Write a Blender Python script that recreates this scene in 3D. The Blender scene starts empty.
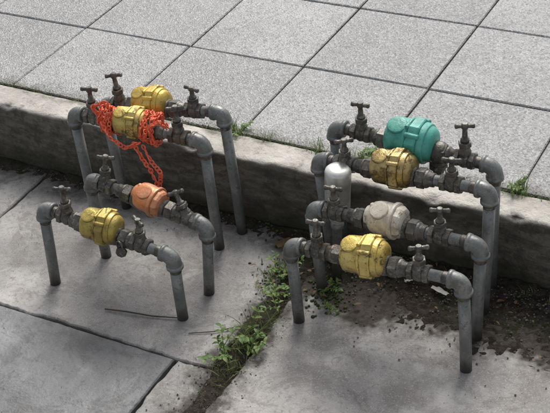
import bpy, math, random
from mathutils import Vector, Matrix, noise
random.seed(7)
sc=bpy.context.scene
V=Vector
# ------------------------------------------------------------ materials
class NT:
    def __init__(s,name):
        s.m=bpy.data.materials.new(name); s.m.use_nodes=True
        s.t=s.m.node_tree; s.n=s.t.nodes; s.l=s.t.links
        s.b=s.n['Principled BSDF']
        s.geo=s.n.new('ShaderNodeNewGeometry')
        s.pos=s.geo.outputs['Position']
    def inp(s,sock,v):
        if v is None: return
        if hasattr(v,'node'): s.l.new(v,sock)
        else: sock.default_value=v
    def noise(s,scale,detail=3,rough=.6,vec=None,dist=0,out='Fac'):
        n=s.n.new('ShaderNodeTexNoise'); n.inputs['Scale'].default_value=scale
        n.inputs['Detail'].default_value=min(detail,4); n.inputs['Roughness'].default_value=rough
        n.inputs['Distortion'].default_value=dist
        s.l.new(vec or s.pos,n.inputs['Vector']); return n.outputs[out]
    def vor(s,scale,feat='F1',out='Distance',vec=None):
        n=s.n.new('ShaderNodeTexVoronoi'); n.feature=feat; n.inputs['Scale'].default_value=scale
        s.l.new(vec or s.pos,n.inputs['Vector']); return n.outputs[out]
    def ramp(s,f,a,b,va=0.,vb=1.):
        n=s.n.new('ShaderNodeMapRange'); n.interpolation_type='SMOOTHSTEP'
        s.l.new(f,n.inputs['Value'])
        for k,v in (('From Min',a),('From Max',b),('To Min',va),('To Max',vb)): n.inputs[k].default_value=v
        return n.outputs['Result']
    def mix(s,f,a,b,mode='MIX'):
        n=s.n.new('ShaderNodeMix'); n.data_type='RGBA'; n.blend_type=mode
        s.inp(n.inputs[0],f); s.inp(n.inputs[6],a); s.inp(n.inputs[7],b); return n.outputs[2]
    def math(s,op,a,b=0.):
        n=s.n.new('ShaderNodeMath'); n.operation=op; s.inp(n.inputs[0],a); s.inp(n.inputs[1],b); return n.outputs[0]
    def vmath(s,op,a,b):
        n=s.n.new('ShaderNodeVectorMath'); n.operation=op; s.inp(n.inputs[0],a); s.inp(n.inputs[1],b); return n.outputs[0]
    def sep(s,v=None):
        n=s.n.new('ShaderNodeSeparateXYZ'); s.l.new(v or s.pos,n.inputs[0]); return n.outputs
    def mapping(s,sc): return s.vmath('MULTIPLY',s.pos,sc)
    def bump(s,h,strength=.3,dist=.002,prev=None):
        n=s.n.new('ShaderNodeBump'); n.inputs['Strength'].default_value=strength; n.inputs['Distance'].default_value=dist
        s.l.new(h,n.inputs['Height'])
        if prev: s.l.new(prev,n.inputs['Normal'])
        return n.outputs['Normal']
    def done(s,col=None,rough=None,metal=None,norm=None,spec=None):
        s.inp(s.b.inputs['Base Color'],col); s.inp(s.b.inputs['Roughness'],rough)
        s.inp(s.b.inputs['Metallic'],metal); s.inp(s.b.inputs['Specular IOR Level'],spec)
        if norm: s.l.new(norm,s.b.inputs['Normal'])
        return s.m
def g(v,t=0.): return (v*(1+t),v,v*(1-t),1)

def mat_pavers():
    m=NT('paver_aggregate'); p=m.sep()
    ri=m.geo.outputs['Random Per Island']
    base=m.mix(ri,g(.32,.01),g(.43,.015))
    base=m.mix(m.ramp(m.noise(2.2,4,.65),.35,.7,0,.6),base,g(.23,.015))
    base=m.mix(m.ramp(m.noise(11,4,.75),.5,.72,0,.5),base,g(.18,.03))
    sp=m.sep(m.vor(190,'F1','Color'))
    base=m.mix(m.ramp(sp[0],.68,.95,0,.6),base,g(.52,.02))
    base=m.mix(m.ramp(sp[1],.66,.9,0,.6),base,g(.11,.03))
    base=m.mix(m.ramp(m.noise(420,2,.6),.4,.65,0,.25),base,g(.16))
    k=m.math('ADD',p[1],m.math('MULTIPLY',m.math('SUBTRACT',m.noise(9,4,.75),.5),.18))
    base=m.mix(m.ramp(k,2.41,2.465,.85,0),base,(.07,.07,.045,1))
    n=m.bump(m.vor(190),.6,.004); n=m.bump(m.noise(60,3,.7),.4,.004,n)
    return m.done(base,m.ramp(m.noise(30),.3,.7,.38,.56),0.,n,.5)
def mat_concrete(name,val,tint,stain,rough=(.5,.8),dirt=None,fine=.5,gap=True):
    m=NT(name); p=m.sep()
    base=m.mix(m.ramp(m.noise(3.4,4,.65),.38,.6),g(val,tint),g(val*stain,tint))
    base=m.mix(m.ramp(m.noise(8,4,.78,dist=.8),.48,.6,0,.65),base,g(val*.48,tint+.03))
    base=m.mix(m.ramp(m.noise(2.1,4,.65),.53,.63,0,.7),base,g(min(val*1.5,.54),tint))
    base=m.mix(m.ramp(m.noise(26,4,.8,dist=1.),.53,.63,0,.45),base,g(val*.4,tint+.02))
    base=m.mix(m.ramp(m.noise(85,4,.75),.48,.72,0,fine),base,g(val*.38,tint))
    base=m.mix(m.ramp(m.noise(300,2,.6),.55,.7,0,fine*.8),base,g(min(val*1.7,.6),tint))
    sp=m.vor(38); base=m.mix(m.ramp(sp,.04,.10,.55,0),base,g(val*.2,tint))
    soil=m.mix(m.ramp(m.noise(60,4,.78),.35,.65),(.022,.017,.013,1),(.066,.053,.041,1))
    wob=m.math('SUBTRACT',m.noise(5,4,.75),.5); rg=None
    if dirt:
        yy=m.math('ADD',p[1],m.math('MULTIPLY',wob,.42)); rg=m.ramp(yy,dirt[0],dirt[1],0,dirt[2]); base=m.mix(rg,base,soil)
    dx=m.math('ABSOLUTE',m.math('ADD',p[0],1.268)); dd=m.math('ADD',dx,m.math('MULTIPLY',m.math('SUBTRACT',m.noise(13,4,.78),.5),.22))
    base=m.mix(m.ramp(dd,.015,.09,.92,0),base,soil)
    n=m.bump(m.noise(140,4,.75),.55,.003); n=m.bump(m.noise(14,3,.6),.4,.012,n)
    ro=m.ramp(m.noise(5,3,.6),.35,.65,rough[0],rough[1])
    if rg: ro=m.math('MAXIMUM',ro,rg)
    return m.done(base,ro,0.,n,.35)
def mat_kerb():
    m=NT('kerb_concrete'); p=m.sep(); nz=m.sep(m.geo.outputs['Normal'])[2]
    streak=m.noise(9,4,.7,m.mapping((1,1,4)))
    top=m.mix(m.ramp(m.noise(6,4,.7),.38,.65),(.60,.565,.51,1),(.44,.41,.365,1))
    top=m.mix(m.ramp(m.noise(50,4,.8),.52,.7,0,.6),top,g(.24,.04))
    top=m.mix(m.ramp(m.noise(17,4,.75),.55,.69,0,.6),top,(.18,.165,.13,1))
    k=m.math('ADD',p[1],m.math('MULTIPLY',m.math('SUBTRACT',m.noise(14,4,.75),.5),.12))
    top=m.mix(m.ramp(k,2.385,2.425,0,.8),top,(.08,.078,.05,1))
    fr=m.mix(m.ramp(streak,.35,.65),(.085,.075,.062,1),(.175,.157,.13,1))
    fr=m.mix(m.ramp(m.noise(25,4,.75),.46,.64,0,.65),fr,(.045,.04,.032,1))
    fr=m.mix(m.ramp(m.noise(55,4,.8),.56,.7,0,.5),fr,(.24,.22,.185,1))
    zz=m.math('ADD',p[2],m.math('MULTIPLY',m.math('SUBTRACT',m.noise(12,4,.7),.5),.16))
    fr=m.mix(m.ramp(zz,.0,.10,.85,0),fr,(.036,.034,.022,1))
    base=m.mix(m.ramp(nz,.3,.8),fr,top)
    n=m.bump(m.noise(110,4,.8),.8,.004); n=m.bump(m.noise(18,4,.6),.6,.014,n)
    return m.done(base,.72,0.,n,.35)
def mat_soil():
    m=NT('soil'); b=m.mix(m.ramp(m.noise(60,4,.8),.35,.65),(.022,.017,.013,1),(.068,.055,.042,1))
    b=m.mix(m.ramp(m.noise(8,3,.6),.48,.64,0,.6),b,(.036,.042,.018,1))
    return m.done(b,.95,0.,m.bump(m.noise(120,4,.8),1,.006),.2)
def mat_pipe():
    m=NT('galvanised_pipe')
    b=m.mix(m.ramp(m.noise(25,3,.7),.35,.7),(.17,.178,.172,1),(.28,.285,.275,1))
    b=m.mix(m.ramp(m.noise(50,4,.8),.51,.66,0,.7),b,(.09,.09,.083,1))
    b=m.mix(m.ramp(m.noise(12,4,.75),.57,.70,0,.6),b,(.125,.088,.06,1))
    b=m.mix(m.ramp(m.noise(95,3,.75),.60,.72,0,.55),b,(.38,.385,.365,1))
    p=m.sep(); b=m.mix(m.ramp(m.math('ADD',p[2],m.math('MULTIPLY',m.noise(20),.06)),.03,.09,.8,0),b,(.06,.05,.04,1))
    return m.done(b,m.ramp(m.noise(40),.3,.7,.36,.60),.45,m.bump(m.noise(180,3,.7),.4,.0013),.5)
def mat_fitting():
    m=NT('weathered_brass_fitting')
    b=m.mix(m.ramp(m.noise(35,4,.7),.35,.65),(.07,.066,.059,1),(.155,.143,.123,1))
    b=m.mix(m.ramp(m.noise(80,4,.8),.50,.66,0,.8),b,(.27,.26,.235,1))
    b=m.mix(m.ramp(m.noise(16,3,.75),.57,.69,0,.55),b,(.12,.075,.045,1))
    return m.done(b,.42,.5,m.bump(m.noise(200,3,.8),.6,.0018),.5)
def mat_paint(name,c1,c2,wear=.55,rough=.32,metal=.55,grime=(.085,.057,.03,1)):
    m=NT(name)
    b=m.mix(m.ramp(m.noise(18,4,.65),.35,.7),c1,c2)
    b=m.mix(m.ramp(m.noise(40,4,.78,dist=.5),wear,wear+.12,0,.85),b,grime)
    b=m.mix(m.ramp(m.noise(13,4,.75),.47,.64,0,.55),b,tuple(x*.42 for x in c1[:3])+(1,))
    b=m.mix(m.ramp(m.noise(160,3,.7),.58,.72,0,.6),b,(.15,.115,.075,1))
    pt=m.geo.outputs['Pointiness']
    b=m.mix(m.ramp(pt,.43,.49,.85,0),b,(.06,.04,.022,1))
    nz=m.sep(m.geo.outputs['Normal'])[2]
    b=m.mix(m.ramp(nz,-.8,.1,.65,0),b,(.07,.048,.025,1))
    return m.done(b,m.ramp(m.noise(30),.35,.7,rough,rough+.22),metal,m.bump(m.noise(70,4,.8),.6,.0025),.55)
def mat_simple(name,c,r=.5,metal=0.,c2=None,sc=40,bump=.2,spec=.5):
    m=NT(name); col=m.mix(m.ramp(m.noise(sc,4,.7),.35,.7),c,c2 or tuple(x*.7 for x in c[:3])+(1,))
    return m.done(col,r,metal,m.bump(m.noise(sc*4,3,.7),bump,.001),spec)
def mat_leaf(name,c1,c2):
    m=NT(name); ri=m.geo.outputs['Random Per Island']
    b=m.mix(ri,c1,c2); m.done(b,.5,0.,None,.35)
    tr=m.n.new('ShaderNodeBsdfTranslucent'); m.l.new(b,tr.inputs['Color'])
    mx=m.n.new('ShaderNodeMixShader'); mx.inputs[0].default_value=.35
    m.l.new(m.b.outputs[0],mx.inputs[1]); m.l.new(tr.outputs[0],mx.inputs[2])
    m.l.new(mx.outputs[0],m.n['Material Output'].inputs['Surface']); return m.m
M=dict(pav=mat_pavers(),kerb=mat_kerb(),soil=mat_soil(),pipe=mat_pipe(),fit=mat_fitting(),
 conL=mat_concrete('stained_concrete',.38,.045,.66,(.5,.8),(2.16,2.34,.9)),
 conR=mat_concrete('dirty_concrete',.39,.05,.68,(.5,.8),(2.0,2.085,.95)),
 conW=mat_concrete('smooth_damp_concrete',.205,.0,.8,(.22,.42),fine=.25),
 post=mat_simple('dull_aluminium',(.72,.73,.70,1),.36,.45,(.50,.49,.45,1),14),
 tape=mat_simple('orange_plastic',(.85,.16,.07,1),.35,0,(.75,.11,.05,1),30),
 white=mat_simple('white_litter',(.6,.58,.54,1),.6,0,None,60),
 twig=mat_simple('dark_twig',(.07,.05,.035,1),.8,0,None,60),
 stone=mat_simple('grit',(.20,.175,.145,1),.85,0,(.05,.042,.034,1),25),
 dead=mat_simple('dead_leaf',(.18,.11,.05,1),.8,0,(.10,.06,.035,1),40),
 grass=mat_leaf('grass_green',(.07,.13,.03,1),(.22,.26,.08,1)),
 moss=mat_leaf('moss_green',(.045,.075,.02,1),(.10,.13,.035,1)),
 leaf=mat_leaf('weed_leaf',(.08,.17,.04,1),(.22,.30,.08,1)),
)
# ------------------------------------------------------------ mesh tools
class MB:
    def __init__(s): s.v=[];s.f=[];s.sm=[]
    def ring_surf(s,rings,smooth=True,cap=True):
        o=len(s.v); n=len(rings[0])
        for r in rings: s.v+= [tuple(p) for p in r]
        for i in range(len(rings)-1):
            for j in range(n):
                a=o+i*n+j;b=o+i*n+(j+1)%n
                s.f.append((a,b,b+n,a+n)); s.sm.append(smooth)
        if cap:
            s.f.append(tuple(o+j for j in range(n))[::-1]); s.sm.append(False)
            e=o+(len(rings)-1)*n; s.f.append(tuple(e+j for j in range(n))); s.sm.append(False)
    def lathe(s,org,axis,prof,seg=24,smooth=True,ph=0.,up=None):
        axis=V(axis).normalized(); h=V(up) if up else (V((0,0,1)) if abs(axis.z)<.9 else V((1,0,0)))
        e1=(h-axis*h.dot(axis)).normalized(); e2=axis.cross(e1)
        s.ring_surf([[V(org)+axis*t+(e1*math.cos(ph+2*math.pi*j/seg)+e2*math.sin(ph+2*math.pi*j/seg))*max(r,1e-5) for j in range(seg)] for t,r in prof],smooth)
    def sweep(s,pts,rad,seg=20,smooth=True,cap=True):
        pts=[V(p) for p in pts]; n=len(pts)
        if not hasattr(rad,'__len__'): rad=[rad]*n
        prev=None; rings=[]
        for i,p in enumerate(pts):
            t=(pts[min(i+1,n-1)]-pts[max(i-1,0)]).normalized()
            if prev is None:
                h=V((0,0,1)) if abs(t.z)<.9 else V((1,0,0)); e1=(h-t*h.dot(t)).normalized()
            else: e1=(prev-t*prev.dot(t)).normalized()
            prev=e1; e2=t.cross(e1)
            rings.append([p+(e1*math.cos(2*math.pi*j/seg)+e2*math.sin(2*math.pi*j/seg))*rad[i] for j in range(seg)])
        s.ring_surf(rings,smooth,cap)
    def torus(s,c,axis,R1,r,sx=1.,up=None,seg=18,rs=8):
        axis=V(axis).normalized(); h=V(up) if up else (V((0,0,1)) if abs(axis.z)<.9 else V((1,0,0)))
        e1=(h-axis*h.dot(axis)).normalized(); e2=axis.cross(e1); o=len(s.v)
        for i in range(seg):
            a=2*math.pi*i/seg; d=e1*math.cos(a)*sx+e2*math.sin(a); dn=(e1*math.cos(a)+e2*math.sin(a)).normalized()
            for j in range(rs):
                b=2*math.pi*j/rs; s.v.append(tuple(V(c)+d*R1+dn*r*math.cos(b)+axis*r*math.sin(b)))
        for i in range(seg):
            for j in range(rs):
                a=o+i*rs+j;b=o+i*rs+(j+1)%rs;c2=o+((i+1)%seg)*rs+(j+1)%rs;d2=o+((i+1)%seg)*rs+j
                s.f.append((a,d2,c2,b)); s.sm.append(True)
    def obj(s,name,mat,parent=None,bevel=0):
        me=bpy.data.meshes.new(name); me.from_pydata(s.v,[],s.f); me.polygons.foreach_set('use_smooth',s.sm)
        me.update(); me.materials.append(mat); ob=bpy.data.objects.new(name,me); sc.collection.objects.link(ob)
        if parent: ob.parent=parent
        if bevel:
            b=ob.modifiers.new('bev','BEVEL'); b.width=bevel; b.segments=2; b.limit_method='ANGLE'
        return ob
def empty(name):
    e=bpy.data.objects.new(name,None); sc.collection.objects.link(e); e.empty_display_size=.1; return e
# ------------------------------------------------------------ setting
HK=.203; YK=2.312; KW=.101; S=.402; X0=-1.982
mb=MB(); mb.v=[(-300,-300,-.03),(300,-300,-.03),(300,300,-.03),(-300,300,-.03)]; mb.f=[(0,1,2,3)]; mb.sm=[False]; mb.obj('ground',M['soil'])
def box(mb,x0,x1,y0,y1,z0,z1,dz=(0,0,0,0),j=0.):
    o=len(mb.v); r=lambda:random.uniform(-j,j)
    b=.003
    P=[(x0+r(),y0+r()),(x1+r(),y0+r()),(x1+r(),y1+r()),(x0+r(),y1+r())]
    cx=(x0+x1)/2; cy=(y0+y1)/2
    for p in P: mb.v.append((p[0],p[1],z0))
    for p,d in zip(P,dz): mb.v.append((p[0],p[1],z1-b+d))
    for p,d in zip(P,dz): mb.v.append((p[0]-math.copysign(b,p[0]-cx),p[1]-math.copysign(b,p[1]-cy),z1+d))
    for k in (0,4):
        for i in range(4):
            a=o+k+i; c=o+k+(i+1)%4; mb.f.append((a,c,c+4,a+4)); mb.sm.append(False)
    mb.f.append((o+8,o+9,o+10,o+11)); mb.sm.append(False)
mb=MB()
for i in range(-14,18):
    for j in range(0,22):
        x=X0+i*S; y=YK+KW+j*S; gp=.0022
        d=[random.uniform(-.0014,.0014) for _ in range(4)]
        box(mb,x+gp,x+S-gp,y+gp+(.004 if j==0 else 0),y+S-gp,HK-.05,HK,d,.0014)
pv=empty('pavement')
mb.obj('paving_slabs',M['pav'],pv)
mb=MB(); box(mb,X0-14*S,X0+18*S,YK+KW-.001,YK+KW+22*S,-.02,HK-.005); mb.obj('joint_bedding',M['soil'],pv)
prof=[(YK,-.03)]+[(YK,z) for z in [i*.0125 for i in range(0,16)]]+[(YK+.002,HK-.006),(YK+.007,HK-.001),(YK+.014,HK)]+[(YK+.014+k*.012,HK) for k in range(1,7)]+[(YK+KW-.003,HK-.001),(YK+KW,HK-.008),(YK+KW,HK-.06)]
mb=MB(); n=len(prof); xs=[-7+i*.0125 for i in range(int(12/.0125))]
for x in xs:
    jt=min(abs((x+1.03)%.915),abs(.915-(x+1.03)%.915)); notch=.005 if jt<.006 else 0
    for y,z in prof:
        q=V((x*9,y*9,z*9)); d=noise.noise(q)*.005+noise.noise(q*4)*.004
        edge=(max(0,noise.noise(V((x*14,3,1)))-.15)*.026+max(0,noise.noise(V((x*45,3,1)))-.2)*.014) if abs(z-HK)<.014 and y<YK+.02 else 0
        mb.v.append((x,y+(d+edge+notch if y<YK+.01 else 0),z+(d*.5-edge*.8-notch if z>HK-.012 else 0)))
for i in range(len(xs)-1):
    for j in range(n-1):
        a=i*n+j; mb.f.append((a,a+n,a+n+1,a+1)); mb.sm.append(True)
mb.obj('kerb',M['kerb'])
def slab(name,x0,x1,y0,y1,mat,parent,jit=.004,top=0.,seed=0):
    pts=[]; st=.012
    def seg(a,b):
        L=math.hypot(b[0]-a[0],b[1]-a[1]); k=max(1,int(L/st)) if L<6 else int(L/.1)
        for i in range(k):
            t=i/k; x=a[0]+(b[0]-a[0])*t; y=a[1]+(b[1]-a[1])*t
            nn=lambda o:noise.noise(V((x*7,y*7,seed+o)))+.6*noise.noise(V((x*30,y*30,seed+o+3)))+.35*noise.noise(V((x*80,y*80,seed+o)))
            pts.append((x+nn(0)*jit,y+nn(9)*jit))
    c=[(x0,y0),(x1,y0),(x1,y1),(x0,y1)]
    for i in range(4): seg(c[i],c[(i+1)%4])
    mb=MB(); n=len(pts); cx=(x0+x1)/2; cy=(y0+y1)/2
    b=.004
    for z,k in ((-.06,0),(top-b,0),(top-.001,.6),(top,1)):
        for p in pts:
            ix=min(1,abs(p[0]-cx)/((x1-x0)/2-.02)); 
            mb.v.append((p[0]-math.copysign(b*k,p[0]-cx)*(ix>.98),p[1]-math.copysign(b*k,p[1]-cy)*(abs(p[1]-cy)>(y1-y0)/2-.02),z))
    for k in range(3):
        for i in range(n):
            a=k*n+i; c2=k*n+(i+1)%n; mb.f.append((a,c2,c2+n,a+n)); mb.sm.append(False)
    mb.f.append(tuple(3*n+i for i in range(n))); mb.sm.append(False)
    return mb.obj(name,mat,parent)
ap=empty('concrete_apron')
slab('slab_kerbside_left',-2.195,-1.305,1.747,2.306,M['conL'],ap,.010,seed=1)
slab('slab_kerbside_far',-4.2,-2.204,1.747,2.306,M['conL'],ap,.003,seed=2)
slab('slab_damp',-4.2,-1.407,.2,1.740,M['conW'],ap,.003,seed=3)
slab('slab_narrow',-1.399,-1.290,.2,1.741,M['conL'],ap,.010,seed=4)
slab('slab_right',-1.243,2.6,1.3,2.303,M['conR'],ap,.013,top=.002,seed=5)
slab('slab_right_front',-1.243,2.6,.2,1.280,M['conL'],ap,.004,seed=6)
slab('slab_rear',-4.2,2.6,-3.,.190,M['conL'],ap,.003,seed=7)
def drift(name,x0,x1,y0,y1,amp,fn,seed=0,st=.0085):
    mb=MB(); nx=int((x1-x0)/st); ny=int((y1-y0)/st)
    for i in range(nx+1):
        for j in range(ny+1):
            x=x0+i*st; y=y0+j*st
            h=(noise.noise(V((x*6,y*6,seed)))*.5+noise.noise(V((x*22,y*22,seed)))*.35+noise.noise(V((x*70,y*70,seed)))*.45)
            z=amp*(h+fn(x,y)); mb.v.append((x+random.uniform(-.002,.002),min(y,YK-.0005),max(z,-.02)))
    for i in range(nx):
        for j in range(ny):
            a=i*(ny+1)+j; mb.f.append((a,a+ny+1,a+ny+2,a+1)); mb.sm.append(True)
    return mb.obj(name,M['soil'])
drift('soil_drift',-1.24,.5,1.96,YK,.018,lambda x,y:-.1+ (y-2.08)*3.2,1)
drift('soil_drift',-4.,-1.28,2.18,YK,.013,lambda x,y:-.6+(y-2.2)*10,2)
drift('soil_drift',-1.345,-1.205,.6,YK,.013,lambda x,y:.15-.9*(abs(x+1.272)/.042)+ (y>1.9)*.35,3)
mb=MB()
def stone(x,y,z,r):
    o=len(mb.v); 
    dirs=[(1,0,0),(0,1,0),(-1,0,0),(0,-1,0),(0,0,.8),(0,0,-.5)]
    a=random.uniform(0,6.28)
    for d in dirs:
        k=r*random.uniform(.6,1.2); X=d[0]*math.cos(a)-d[1]*math.sin(a); Y=d[0]*math.sin(a)+d[1]*math.cos(a)
        mb.v.append((x+X*k,y+Y*k,z+d[2]*k))
    for t in [(0,1,4),(1,2,4),(2,3,4),(3,0,4),(1,0,5),(2,1,5),(3,2,5),(0,3,5)]: mb.f.append(tuple(o+q for q in t)); mb.sm.append(False)
for _ in range(2400):
    x=random.uniform(-1.24,-.3); y=YK-abs(random.gauss(0,.13))-.01; stone(x,y,.004+.006*(y>2.12),random.choice([.001,.0012,.0015,.0015,.002,.003,.004]))
for _ in range(600):
    x=random.uniform(-2.6,-1.25); y=YK-abs(random.gauss(0,.05))-.01; stone(x,y,.003,random.choice([.001,.0015,.002,.003]))
for _ in range(1000):
    x=random.gauss(-1.272,.045); y=random.uniform(1.4,2.3); stone(x,y,.002,random.choice([.001,.0015,.0015,.002,.0035]))
for _ in range(500):
    stone(random.uniform(-2.3,-.5),random.uniform(1.3,2.3),.002,random.choice([.0008,.001,.0015]))
for _ in range(400):
    stone(random.uniform(-2.6,-.3),YK+KW+.004+abs(random.gauss(0,.01)),HK,random.choice([.001,.0015,.002,.003]))
mb.obj('grit',M['stone'])
# ------------------------------------------------------------ water meters
RP=.0142
def tap(mb,c,u,h=1.,tilt=(0,0),hd=None):
    up=V((tilt[0],tilt[1],1)).normalized(); 
    mb.lathe(c-u*.026,u,[(0,.017),(0,.0205),(.002,.0225),(.012,.0225),(.014,.0205),(.014,.017)],6,False)
    mb.lathe(c-u*.013,u,[(0,.016),(.003,.019),(.013,.0215),(.023,.019),(.026,.016)],20)
    mb.lathe(c+u*.012,u,[(0,.017),(0,.0205),(.002,.0225),(.012,.0225),(.014,.0205),(.014,.017)],6,False)
    mb.lathe(c,up,[(0,.0165),(.02*h,.0155),(.024*h,.013),(.032*h,.0125)],18)
    mb.lathe(c+up*.031*h,up,[(0,.013),(0,.0155),(.0015,.0165),(.011,.0165),(.0125,.0145),(.0125,.011)],6,False)
    mb.lathe(c+up*.043*h,up,[(0,.0115),(.006,.0105),(.008,.007),(.026*h,.006),(.03*h,.0085),(.038*h,.0085),(.041*h,.006)],14)
    a=hd if hd is not None else random.uniform(-.5,.5)
    hb=V((math.cos(a),math.sin(a),0)); hb=(hb-up*hb.dot(up)).normalized(); o=c+up*(.077*h)
    L=.024
    mb.lathe(o-hb*L,hb,[(0,.002),(.001,.0052),(.005,.0062),(.009,.005),(.018,.0046),(.024,.006),(.030,.0046),(.039,.005),(.043,.0062),(.047,.0052),(.048,.002)],12)
def elbow(mb,c,d1,d2):
    d1=V(d1).normalized();d2=V(d2).normalized(); r=.026; pts=[];rad=[]
    A=c+d1*.034;B=c+d2*.034
    pts+= [A,A-d1*.001,A-d1*.0085,A-d1*.0095]; rad+=[.0165,.0218,.0218,.0195]
    for k in range(9):
        t=k/8; a=c+d1*r ; b=c+d2*r
        p=(a*(1-t)**2+c*2*t*(1-t)+b*t*t); pts.append(p if k not in(0,8) else p-(d1 if k==0 else d2)*.003); rad.append(.0195)
    pts+= [B-d2*.0095,B-d2*.0085,B-d2*.001,B]; rad+=[.0195,.0218,.0218,.0165]
    mb.sweep(pts,rad,20)
def nut(mb,c,u,r=.026,L=.022,seg=6,ph=.3):
    mb.lathe(c-u*L/2,u,[(0,r*.8),(0,r*.93),(.002,r),(L-.002,r),(L,r*.93),(L,r*.8)],seg,False,ph=ph)
def meter_body(c,u,s,mat,par,style=0,yaw=.0,pit=.0):
    side=V((0,0,1)).cross(u).normalized(); up=u.cross(side).normalized()
    ax=(u+side*yaw+up*pit).normalized(); o=c+up*.014*s
    mb=MB()
    P=lambda L:[(t*s,r*s) for t,r in L]
    if style==0:
        mb.lathe(o,ax,P([(-.054,0),(-.054,.020),(-.0535,.028),(-.051,.032),(-.047,.0335),(-.0465,.038),(-.043,.0405),(-.03,.0415),(-.012,.0425),(-.008,.0425),(-.0075,.0455),(-.006,.0465),(-.0025,.0465),(-.001,.0445),(-.001,.03)]),40)
        mb.lathe(o,ax,P([(-.002,.035),(-.002,.0455),(.001,.0495),(.020,.0505),(.0225,.0485),(.0225,.03)]),8,False,ph=.39)
        mb.lathe(o,ax,P([(.022,.03),(.022,.0425),(.0235,.0435),(.034,.0425),(.036,.0415),(.0365,.038),(.043,.036),(.048,.031),(.051,.022),(.051,0)]),40)
        for k in range(4):
            a=.39+k*math.pi/2+.4; d=(up*math.cos(a)+side*math.sin(a))
            mb.lathe(o+ax*(-.004*s)+d*.044*s,ax,P([(0,.004),(.001,.0062),(.028,.0062),(.030,.004)]),10)
        lid=(up*1-side*.35).normalized()
        mb.lathe(o-ax*.028*s+lid*.034*s,lid,P([(0,.021),(.007,.021),(.0085,.0195),(.0095,.012),(.0097,0)]),28)
        mb.lathe(o-ax*.004*s+lid*.046*s-side*.008*s,side,P([(0,.003),(.001,.0045),(.016,.0045),(.017,.003)]),10)
    else:
        mb.lathe(o,ax,P([(-.052,0),(-.052,.019),(-.051,.024),(-.042,.026),(-.038,.0315),(-.033,.037),(-.022,.0405),(-.005,.0415),(.010,.041),(.018,.0395),(.0185,.044),(.020,.0455),(.027,.0455),(.0285,.044),(.0285,.03)]),40)
        mb.lathe(o,ax,P([(.028,.03),(.028,.038),(.030,.040),(.040,.039),(.046,.034),(.048,.024),(.048,0)]),10,False)
        lid=(up*1-side*.5).normalized()
        mb.lathe(o-ax*.008*s+lid*.034*s,lid,P([(0,.023),(.009,.023),(.0105,.0215),(.0115,.013),(.0117,0)]),28)
        mb.lathe(o-ax*.034*s+up*.022*s,up,P([(0,.007),(.014,.006),(.016,.003)]),12)
    mb.obj('meter_body',mat,par,.0006)
def row(A,a,b,B,tm,taps,body,s,style=0,yaw=0.,pit=0.,low=()):
    par=empty('water_meter'); A=V((A[0],A[1],-.03)); B=V((B[0],B[1],-.03)); a=V(a); b=V(b); u=(b-a).normalized()
    mb=MB()
    dA=(A-a).normalized(); dB=(B-b).normalized()
    mb.sweep([A,A.lerp(a,.5)+V((random.uniform(-.002,.002),0,0)),a+dA*.028],RP)
    mb.sweep([B,B.lerp(b,.5)+V((random.uniform(-.002,.002),0,0)),b+dB*.028],RP)
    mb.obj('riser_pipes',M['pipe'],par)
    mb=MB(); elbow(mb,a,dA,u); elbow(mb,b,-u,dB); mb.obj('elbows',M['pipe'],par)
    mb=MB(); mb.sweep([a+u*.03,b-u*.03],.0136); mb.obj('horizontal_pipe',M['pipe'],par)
    mb=MB()
    def thread(c,d,L): mb.lathe(c,d,[(L*k/14,(.0143 if k%2 else .0149)) for k in range(15)],20)
    thread(a+dA*.033,dA,.014); thread(b+dB*.033,dB,.014); thread(b-u*.047,u,.014); thread(a+u*.033,u,.012)
    mb.obj('pipe_threads',M['fit'],par)
    c=a.lerp(b,tm); mb=MB(); h=.055*s
    for sg in (-1,1):
        nut(mb,c+u*sg*(h+.012),u,.0255,.022,ph=random.uniform(0,1))
        mb.lathe(c+u*sg*(h+.02),u*sg,[(0,.02),(.006,.0225),(.010,.0205),(.013,.0175),(.024,.0172),(.026,.0145)],20)
    mb.lathe(c-u*h,u,[(0,.018),(.004,.024),(h*.6,.03),(h,.033),(h*1.4,.03),(2*h-.004,.024),(2*h,.018)],24)
    dn=V((0,0,-1)); mb.lathe(c+dn*.012,dn,[(0,.026),(.014,.024),(.018,.017),(.024,.016),(.027,.010)],20)
    mb.obj('unions_and_casing',M['fit'],par)
    meter_body(c,u,s*.97,body,par,style,yaw,pit)
    mb=MB()
    for t,hh,tl,hd in taps: tap(mb,a.lerp(b,t),u,hh,tl,hd)
    mb.obj('stop_taps',M['fit'],par)
    for t in low:
        mb=MB(); p=a.lerp(b,t)
        mb.lathe(p-u*.022,u,[(0,.018),(.004,.024),(.014,.028),(.03,.028),(.04,.024),(.044,.018)],20)
        mb.lathe(p+dn*.01,dn,[(0,.022),(.02,.021),(.022,.024),(.032,.024),(.034,.016),(.046,.014),(.05,.008)],8,False)
        mb.obj('valve_body',M['fit'],par)
    return par
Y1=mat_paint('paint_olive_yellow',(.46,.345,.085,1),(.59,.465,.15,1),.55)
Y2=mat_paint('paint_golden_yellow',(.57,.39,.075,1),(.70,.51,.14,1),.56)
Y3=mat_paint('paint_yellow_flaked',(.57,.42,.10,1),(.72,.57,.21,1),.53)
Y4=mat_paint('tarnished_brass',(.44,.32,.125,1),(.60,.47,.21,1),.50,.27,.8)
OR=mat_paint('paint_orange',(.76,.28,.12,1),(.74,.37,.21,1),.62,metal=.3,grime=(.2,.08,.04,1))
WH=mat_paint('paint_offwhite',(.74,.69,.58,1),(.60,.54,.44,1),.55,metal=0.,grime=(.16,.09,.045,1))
TE=mat_paint('paint_teal',(.06,.36,.29,1),(.12,.46,.375,1),.62,.33,0.,grime=(.05,.17,.14,1))
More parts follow.
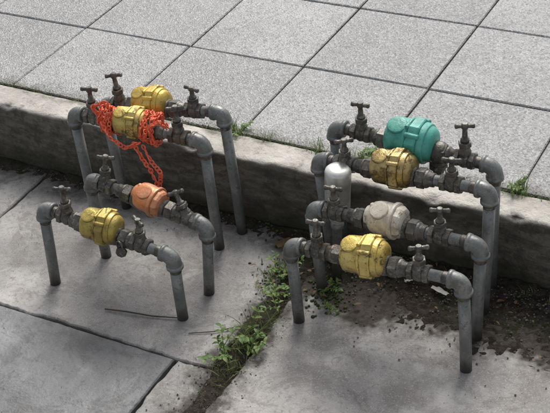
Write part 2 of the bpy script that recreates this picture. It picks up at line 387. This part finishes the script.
row((-1.864,1.869),(-1.850,1.880,.245),(-1.463,1.878,.197),(-1.466,1.877),.47,[(.20,1.12,(0,0),.3),(.76,.95,(.05,0),-.5)],Y1,1.0,0,.1,.05)
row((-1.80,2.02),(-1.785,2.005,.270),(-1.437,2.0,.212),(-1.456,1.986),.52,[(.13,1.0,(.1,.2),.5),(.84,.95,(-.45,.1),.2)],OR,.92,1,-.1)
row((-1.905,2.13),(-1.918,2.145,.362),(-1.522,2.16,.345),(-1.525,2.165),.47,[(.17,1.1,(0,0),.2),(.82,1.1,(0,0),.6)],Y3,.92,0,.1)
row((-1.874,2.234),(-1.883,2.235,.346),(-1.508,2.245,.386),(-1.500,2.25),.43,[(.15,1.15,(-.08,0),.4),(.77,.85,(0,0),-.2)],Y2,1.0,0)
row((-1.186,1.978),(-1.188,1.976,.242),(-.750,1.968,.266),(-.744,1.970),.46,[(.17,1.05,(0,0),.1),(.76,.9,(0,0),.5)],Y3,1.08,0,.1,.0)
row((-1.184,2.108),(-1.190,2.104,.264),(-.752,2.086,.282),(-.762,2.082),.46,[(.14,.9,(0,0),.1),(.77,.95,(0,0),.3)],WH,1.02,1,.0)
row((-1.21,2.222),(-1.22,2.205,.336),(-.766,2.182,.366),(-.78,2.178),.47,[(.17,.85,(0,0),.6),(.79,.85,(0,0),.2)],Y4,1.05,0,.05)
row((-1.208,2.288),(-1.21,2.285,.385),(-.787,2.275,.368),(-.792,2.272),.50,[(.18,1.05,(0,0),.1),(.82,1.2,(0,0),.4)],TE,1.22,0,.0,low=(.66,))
sp=empty('metal_standpipe'); mb=MB(); pa=V((-1.171,2.16,-.02)); pb=V((-1.142,2.16,.355)); ax=(pb-pa).normalized(); L=(pb-pa).length
mb.lathe(pa,ax,[(0,.0125),(L-.185,.0125),(L-.183,.016),(L-.172,.017),(L-.165,.014)],20); mb.obj('stem',M['pipe'],sp)
mb=MB(); mb.lathe(pa,ax,[(L-.168,.013),(L-.16,.018),(L-.135,.0305),(L-.130,.0315),(L-.045,.032),(L-.044,.0328),(L-.012,.0328),(L-.006,.031),(L-.001,.026),(L+.001,.015),(L+.0012,0)],36); mb.obj('cap_cylinder',M['post'],sp)
mb=MB()
def chain(pts,step=.010,r=.0021,R=.0064):
    P=[V(p) for p in pts]
    for i in range(len(P)-1):
        d=P[i+1]-P[i]; L=d.length; n=max(1,round(L/step))
        for j in range(n):
            c=P[i]+d*((j+.5)/n); t=d.normalized(); q=V((random.uniform(-1,1),random.uniform(-1,1),random.uniform(-1,1))).cross(t).normalized()
            mb.torus(c+q*.001,q,R*.72,r,1.5,up=t,seg=12,rs=6)
def coil(c,rad,w,turns,n):
    return [V(c)+V(((i/n-.5)*w+random.uniform(-.008,.008),math.cos(turns*6.283*i/n)*rad*random.uniform(.85,1.25),math.sin(turns*6.283*i/n)*rad*random.uniform(.85,1.45))) for i in range(n+1)]
chain(coil((-1.795,2.148,.362),.031,.045,4,46)); chain(coil((-1.665,2.152,.362),.033,.045,4,46))
chain([(-1.80,2.11,.375),(-1.77,2.095,.345),(-1.72,2.09,.325),(-1.68,2.10,.345)])
chain([(-1.66,2.12,.38),(-1.63,2.13,.40),(-1.625,2.15,.37)]); chain([(-1.81,2.13,.37),(-1.83,2.12,.41),(-1.80,2.14,.42),(-1.79,2.15,.39)])
chain([(-1.70,2.10,.34),(-1.67,2.09,.30),(-1.645,2.085,.27),(-1.63,2.08,.235),(-1.635,2.08,.215)])
chain([(-1.68,2.11,.33),(-1.655,2.10,.295),(-1.62,2.09,.27),(-1.628,2.085,.23)])
mb.obj('orange_plastic_chain',M['tape'])
mb=MB(); c=V((-1.60,1.85,.20))
mb.torus(c+V((0,0,.012)),(.3,1,0),.011,.0022,1.3); mb.lathe(c+V((0,.006,-.006)),(.3,-1,0),[(0,.013),(.002,.0145),(.010,.0145),(.012,.013)],8,False)
mb.obj('padlock',M['fit'])
# ------------------------------------------------------------ vegetation
def blade(mb,p,h,w,a,lean):
    d=V((math.cos(a),math.sin(a),0)); sd=V((-d.y,d.x,0)); o=len(mb.v); n=4
    for i in range(n+1):
        t=i/n; q=p+d*(lean*h*t*t)+V((0,0,h*t*(1-.25*lean*t))); ww=w*(1-t)**.7
        mb.v+= [tuple(q-sd*ww),tuple(q+sd*ww)]
    for i in range(n): mb.f.append((o+2*i,o+2*i+1,o+2*i+3,o+2*i+2)); mb.sm.append(True)
def leafm(mb,p,dirv,L,w):
    dirv=V(dirv).normalized(); sd=dirv.cross(V((0,0,1))).normalized(); up=sd.cross(dirv); o=len(mb.v)
    for t,ww,dz in ((0,.12,0),(.3,.85,.06),(.6,.8,.05),(.85,.4,-.03),(1,.02,-.1)):
        c=p+dirv*L*t+up*dz*L; mb.v+= [tuple(c-sd*w*ww+up*w*.25*ww),tuple(c),tuple(c+sd*w*ww+up*w*.25*ww)]
    for i in range(4):
        for k in (0,1): a=o+3*i+k; mb.f.append((a,a+1,a+4,a+3)); mb.sm.append(True)
def tuft(mb,x,y,z,n,h,r=.015):
    for _ in range(n): blade(mb,V((x+random.gauss(0,r),y+random.gauss(0,r),z)),h*random.uniform(.5,1.2),random.uniform(.0008,.0018),random.uniform(0,6.28),random.uniform(.2,1.3))
def herb(mb,x,y,z,n,h,L=.02,spread=.7):
    for _ in range(n):
        a=random.uniform(0,6.28); hh=h*random.uniform(.5,1.1); d=V((math.cos(a),math.sin(a),0)); p0=V((x+random.gauss(0,.012),y+random.gauss(0,.012),z))
        pts=[p0+d*spread*hh*t*t+V((0,0,hh*t)) for t in (0,.33,.66,1)]; mb.sweep(pts,[.0012,.001,.0009,.0006],5)
        for t in (.4,.7,.88,1):
            for sg in (-1,1):
                b=a+sg*random.uniform(.6,1.4); p=p0+d*spread*hh*t*t+V((0,0,hh*t)); l=L*random.uniform(.5,1.1)
                leafm(mb,p,(math.cos(b),math.sin(b),random.uniform(-.3,.7)),l,l*.27)
mb=MB()
tuft(mb,-1.27,1.91,-.01,40,.07,.02); tuft(mb,-1.265,1.84,-.01,55,.07,.02); tuft(mb,-1.26,1.76,-.01,34,.055,.018); tuft(mb,-1.275,2.03,-.01,24,.05,.02)
tuft(mb,-1.30,2.2,0,40,.04,.03); tuft(mb,-1.31,2.10,0,50,.035,.03)
for k in range(20): tuft(mb,-1.27+random.gauss(0,.01),random.uniform(1.5,2.3),-.012,5,.03,.008)
for k in range(16): tuft(mb,random.uniform(-1.25,-.4),YK-random.uniform(.005,.05),.004,6,.02,.008)
for x,n,h in ((-1.60,40,.045),(-1.57,20,.03),(-1.50,20,.03),(-1.42,14,.02),(-1.33,26,.045),(-1.29,20,.03),(-1.2,40,.05),(-1.12,18,.03),(-.78,34,.045),(-.70,14,.02),(-1.9,12,.02),(-.55,14,.02)): tuft(mb,x,YK+KW+.006,HK-.006,n,h,.013)
for k in range(240): tuft(mb,random.uniform(-2.6,-.3),YK+KW+.004,HK-.007,3,.013,.003)
for k in range(60):
    i=random.randint(-1,4); tuft(mb,X0+i*S,YK+KW+random.uniform(0,1.2),HK-.006,2,.008,.002)
mb.obj('grass_tufts',M['grass'])
mb=MB()
herb(mb,-1.262,1.885,-.01,4,.085,.022,.8); herb(mb,-1.280,1.79,-.01,5,.06,.022,1.1); herb(mb,-1.25,1.835,-.01,3,.06,.02,1.1)
herb(mb,-1.31,2.13,0,9,.035,.017,1.3); herb(mb,-1.27,2.06,0,5,.035,.016,1.3); herb(mb,-1.17,2.11,0,7,.022,.014,1.5); herb(mb,-1.13,2.05,0,4,.02,.012,1.3); herb(mb,-1.25,1.97,0,3,.04,.016,1.3)
herb(mb,-1.60,YK+KW+.012,HK-.005,6,.028,.016,1.2); herb(mb,-1.20,YK+KW+.02,HK-.005,8,.035,.018,1.2); herb(mb,-.775,YK+KW+.012,HK-.005,6,.022,.015,1.2)
mb.obj('leafy_weeds',M['leaf'])
mb=MB()
for _ in range(900):
    x,y,z,w=random.choice([(-1.30,2.12,.0,.04),(-1.26,1.95,0,.02),(-1.16,2.09,.004,.035),(-1.6,YK+KW+.006,HK-.004,.05),(-1.2,YK+KW+.01,HK-.004,.06),(-1.3,2.25,0,.03),(-.78,YK+KW+.006,HK-.004,.08),(-1.0,2.30,.005,.3)])
    p=V((random.gauss(x,w),min(random.gauss(y,min(w,.04)),YK-.008) if z<.1 else random.gauss(y,.004),z)); k=random.uniform(.4,.9)
    mb.lathe(p,(0,0,1),[(-.002,.006*k),(.001,.0055*k),(.003*k,.0035*k),(.004*k,.0005)],7)
mb.obj('moss',M['moss'])
def scrap(name,x,y,z,L,w,a,mat):
    mb=MB(); n=6; d=V((math.cos(a),math.sin(a),0)); s2=V((-d.y,d.x,0))
    for i in range(n+1):
        for j in range(4):
            mb.v.append(tuple(V((x,y,z+.003+random.uniform(0,.006)))+d*L*(i/n-.5)+s2*w*(j/3-.5)*(1-.5*abs(i/n-.5))))
    for i in range(n):
        for j in range(3): q=i*4+j; mb.f.append((q,q+4,q+5,q+1)); mb.sm.append(True)
    mb.obj(name,mat)
scrap('paper_litter',-.897,2.192,.016,.05,.016,-.3,M['white']); scrap('paper_litter',-.985,2.20,.016,.02,.012,.6,M['white'])
scrap('plastic_wrapper',-1.36,2.235,.008,.05,.03,.9,M['dead'])
mb=MB()
for _ in range(70):
    x=random.choice([random.uniform(-1.2,-.5),random.gauss(-1.3,.06)]); y=random.uniform(2.03,2.29); a=random.uniform(0,6.28)
    leafm(mb,V((x,y,.014)),(math.cos(a),math.sin(a),random.uniform(-.1,.3)),random.uniform(.008,.02),random.uniform(.002,.005))
mb.obj('dead_leaves',M['dead'])
mb=MB(); mb.sweep([(-1.672,1.827,.004),(-1.61,1.838,.006),(-1.54,1.85,.004),(-1.475,1.868,.005)],[.0018,.0022,.002,.0012],7)
mb.obj('twig',M['twig'])
mb=MB(); mb.sweep([(-1.42,1.83,.003),(-1.36,1.86,.004),(-1.31,1.9,.006)],[.001,.0014,.001],6); mb.obj('twig',M['twig'])
# ------------------------------------------------------------ light
w=bpy.data.worlds.new("World"); sc.world=w; w.use_nodes=True; nt=w.node_tree; bg=nt.nodes['Background']
sky=nt.nodes.new('ShaderNodeTexSky'); sky.sky_type='NISHITA'; sky.sun_disc=False; sky.sun_elevation=math.radians(48); sky.sun_rotation=math.radians(-15); sky.dust_density=3; sky.air_density=1.0
hs=nt.nodes.new('ShaderNodeHueSaturation'); hs.inputs['Saturation'].default_value=.28
nt.links.new(sky.outputs[0],hs.inputs['Color']); nt.links.new(hs.outputs[0],bg.inputs['Color']); bg.inputs['Strength'].default_value=.15
sl=bpy.data.lights.new('sun','SUN'); sl.energy=2.5; sl.angle=math.radians(26); sl.color=(1,.97,.925)
so=bpy.data.objects.new('sun',sl); sc.collection.objects.link(so)
el=math.radians(48); az=math.radians(-15); sd=V((math.sin(az)*math.cos(el),math.cos(az)*math.cos(el),math.sin(el)))
so.rotation_euler=sd.to_track_quat('Z','Y').to_euler()
# ------------------------------------------------------------ camera
f,p,r,y=1219.85,.6193,-.1115,.5524
fw=V((-math.sin(y)*math.cos(p),math.cos(y)*math.cos(p),-math.sin(p))); rt=V((math.cos(y),math.sin(y),0)); up=rt.cross(fw)
R=rt*math.cos(r)+up*math.sin(r); U=-rt*math.sin(r)+up*math.cos(r)
cd=bpy.data.cameras.new('camera'); cam=bpy.data.objects.new('camera',cd); sc.collection.objects.link(cam)
cam.matrix_world=Matrix(((R.x,U.x,-fw.x,0),(R.y,U.y,-fw.y,0),(R.z,U.z,-fw.z,2.0),(0,0,0,1)))
cd.sensor_width=36; cd.lens=36*f/550; cd.clip_end=1000; cd.clip_start=.05
sc.camera=cam
sc.view_settings.view_transform='Standard'; sc.view_settings.look='None'; sc.view_settings.exposure=0
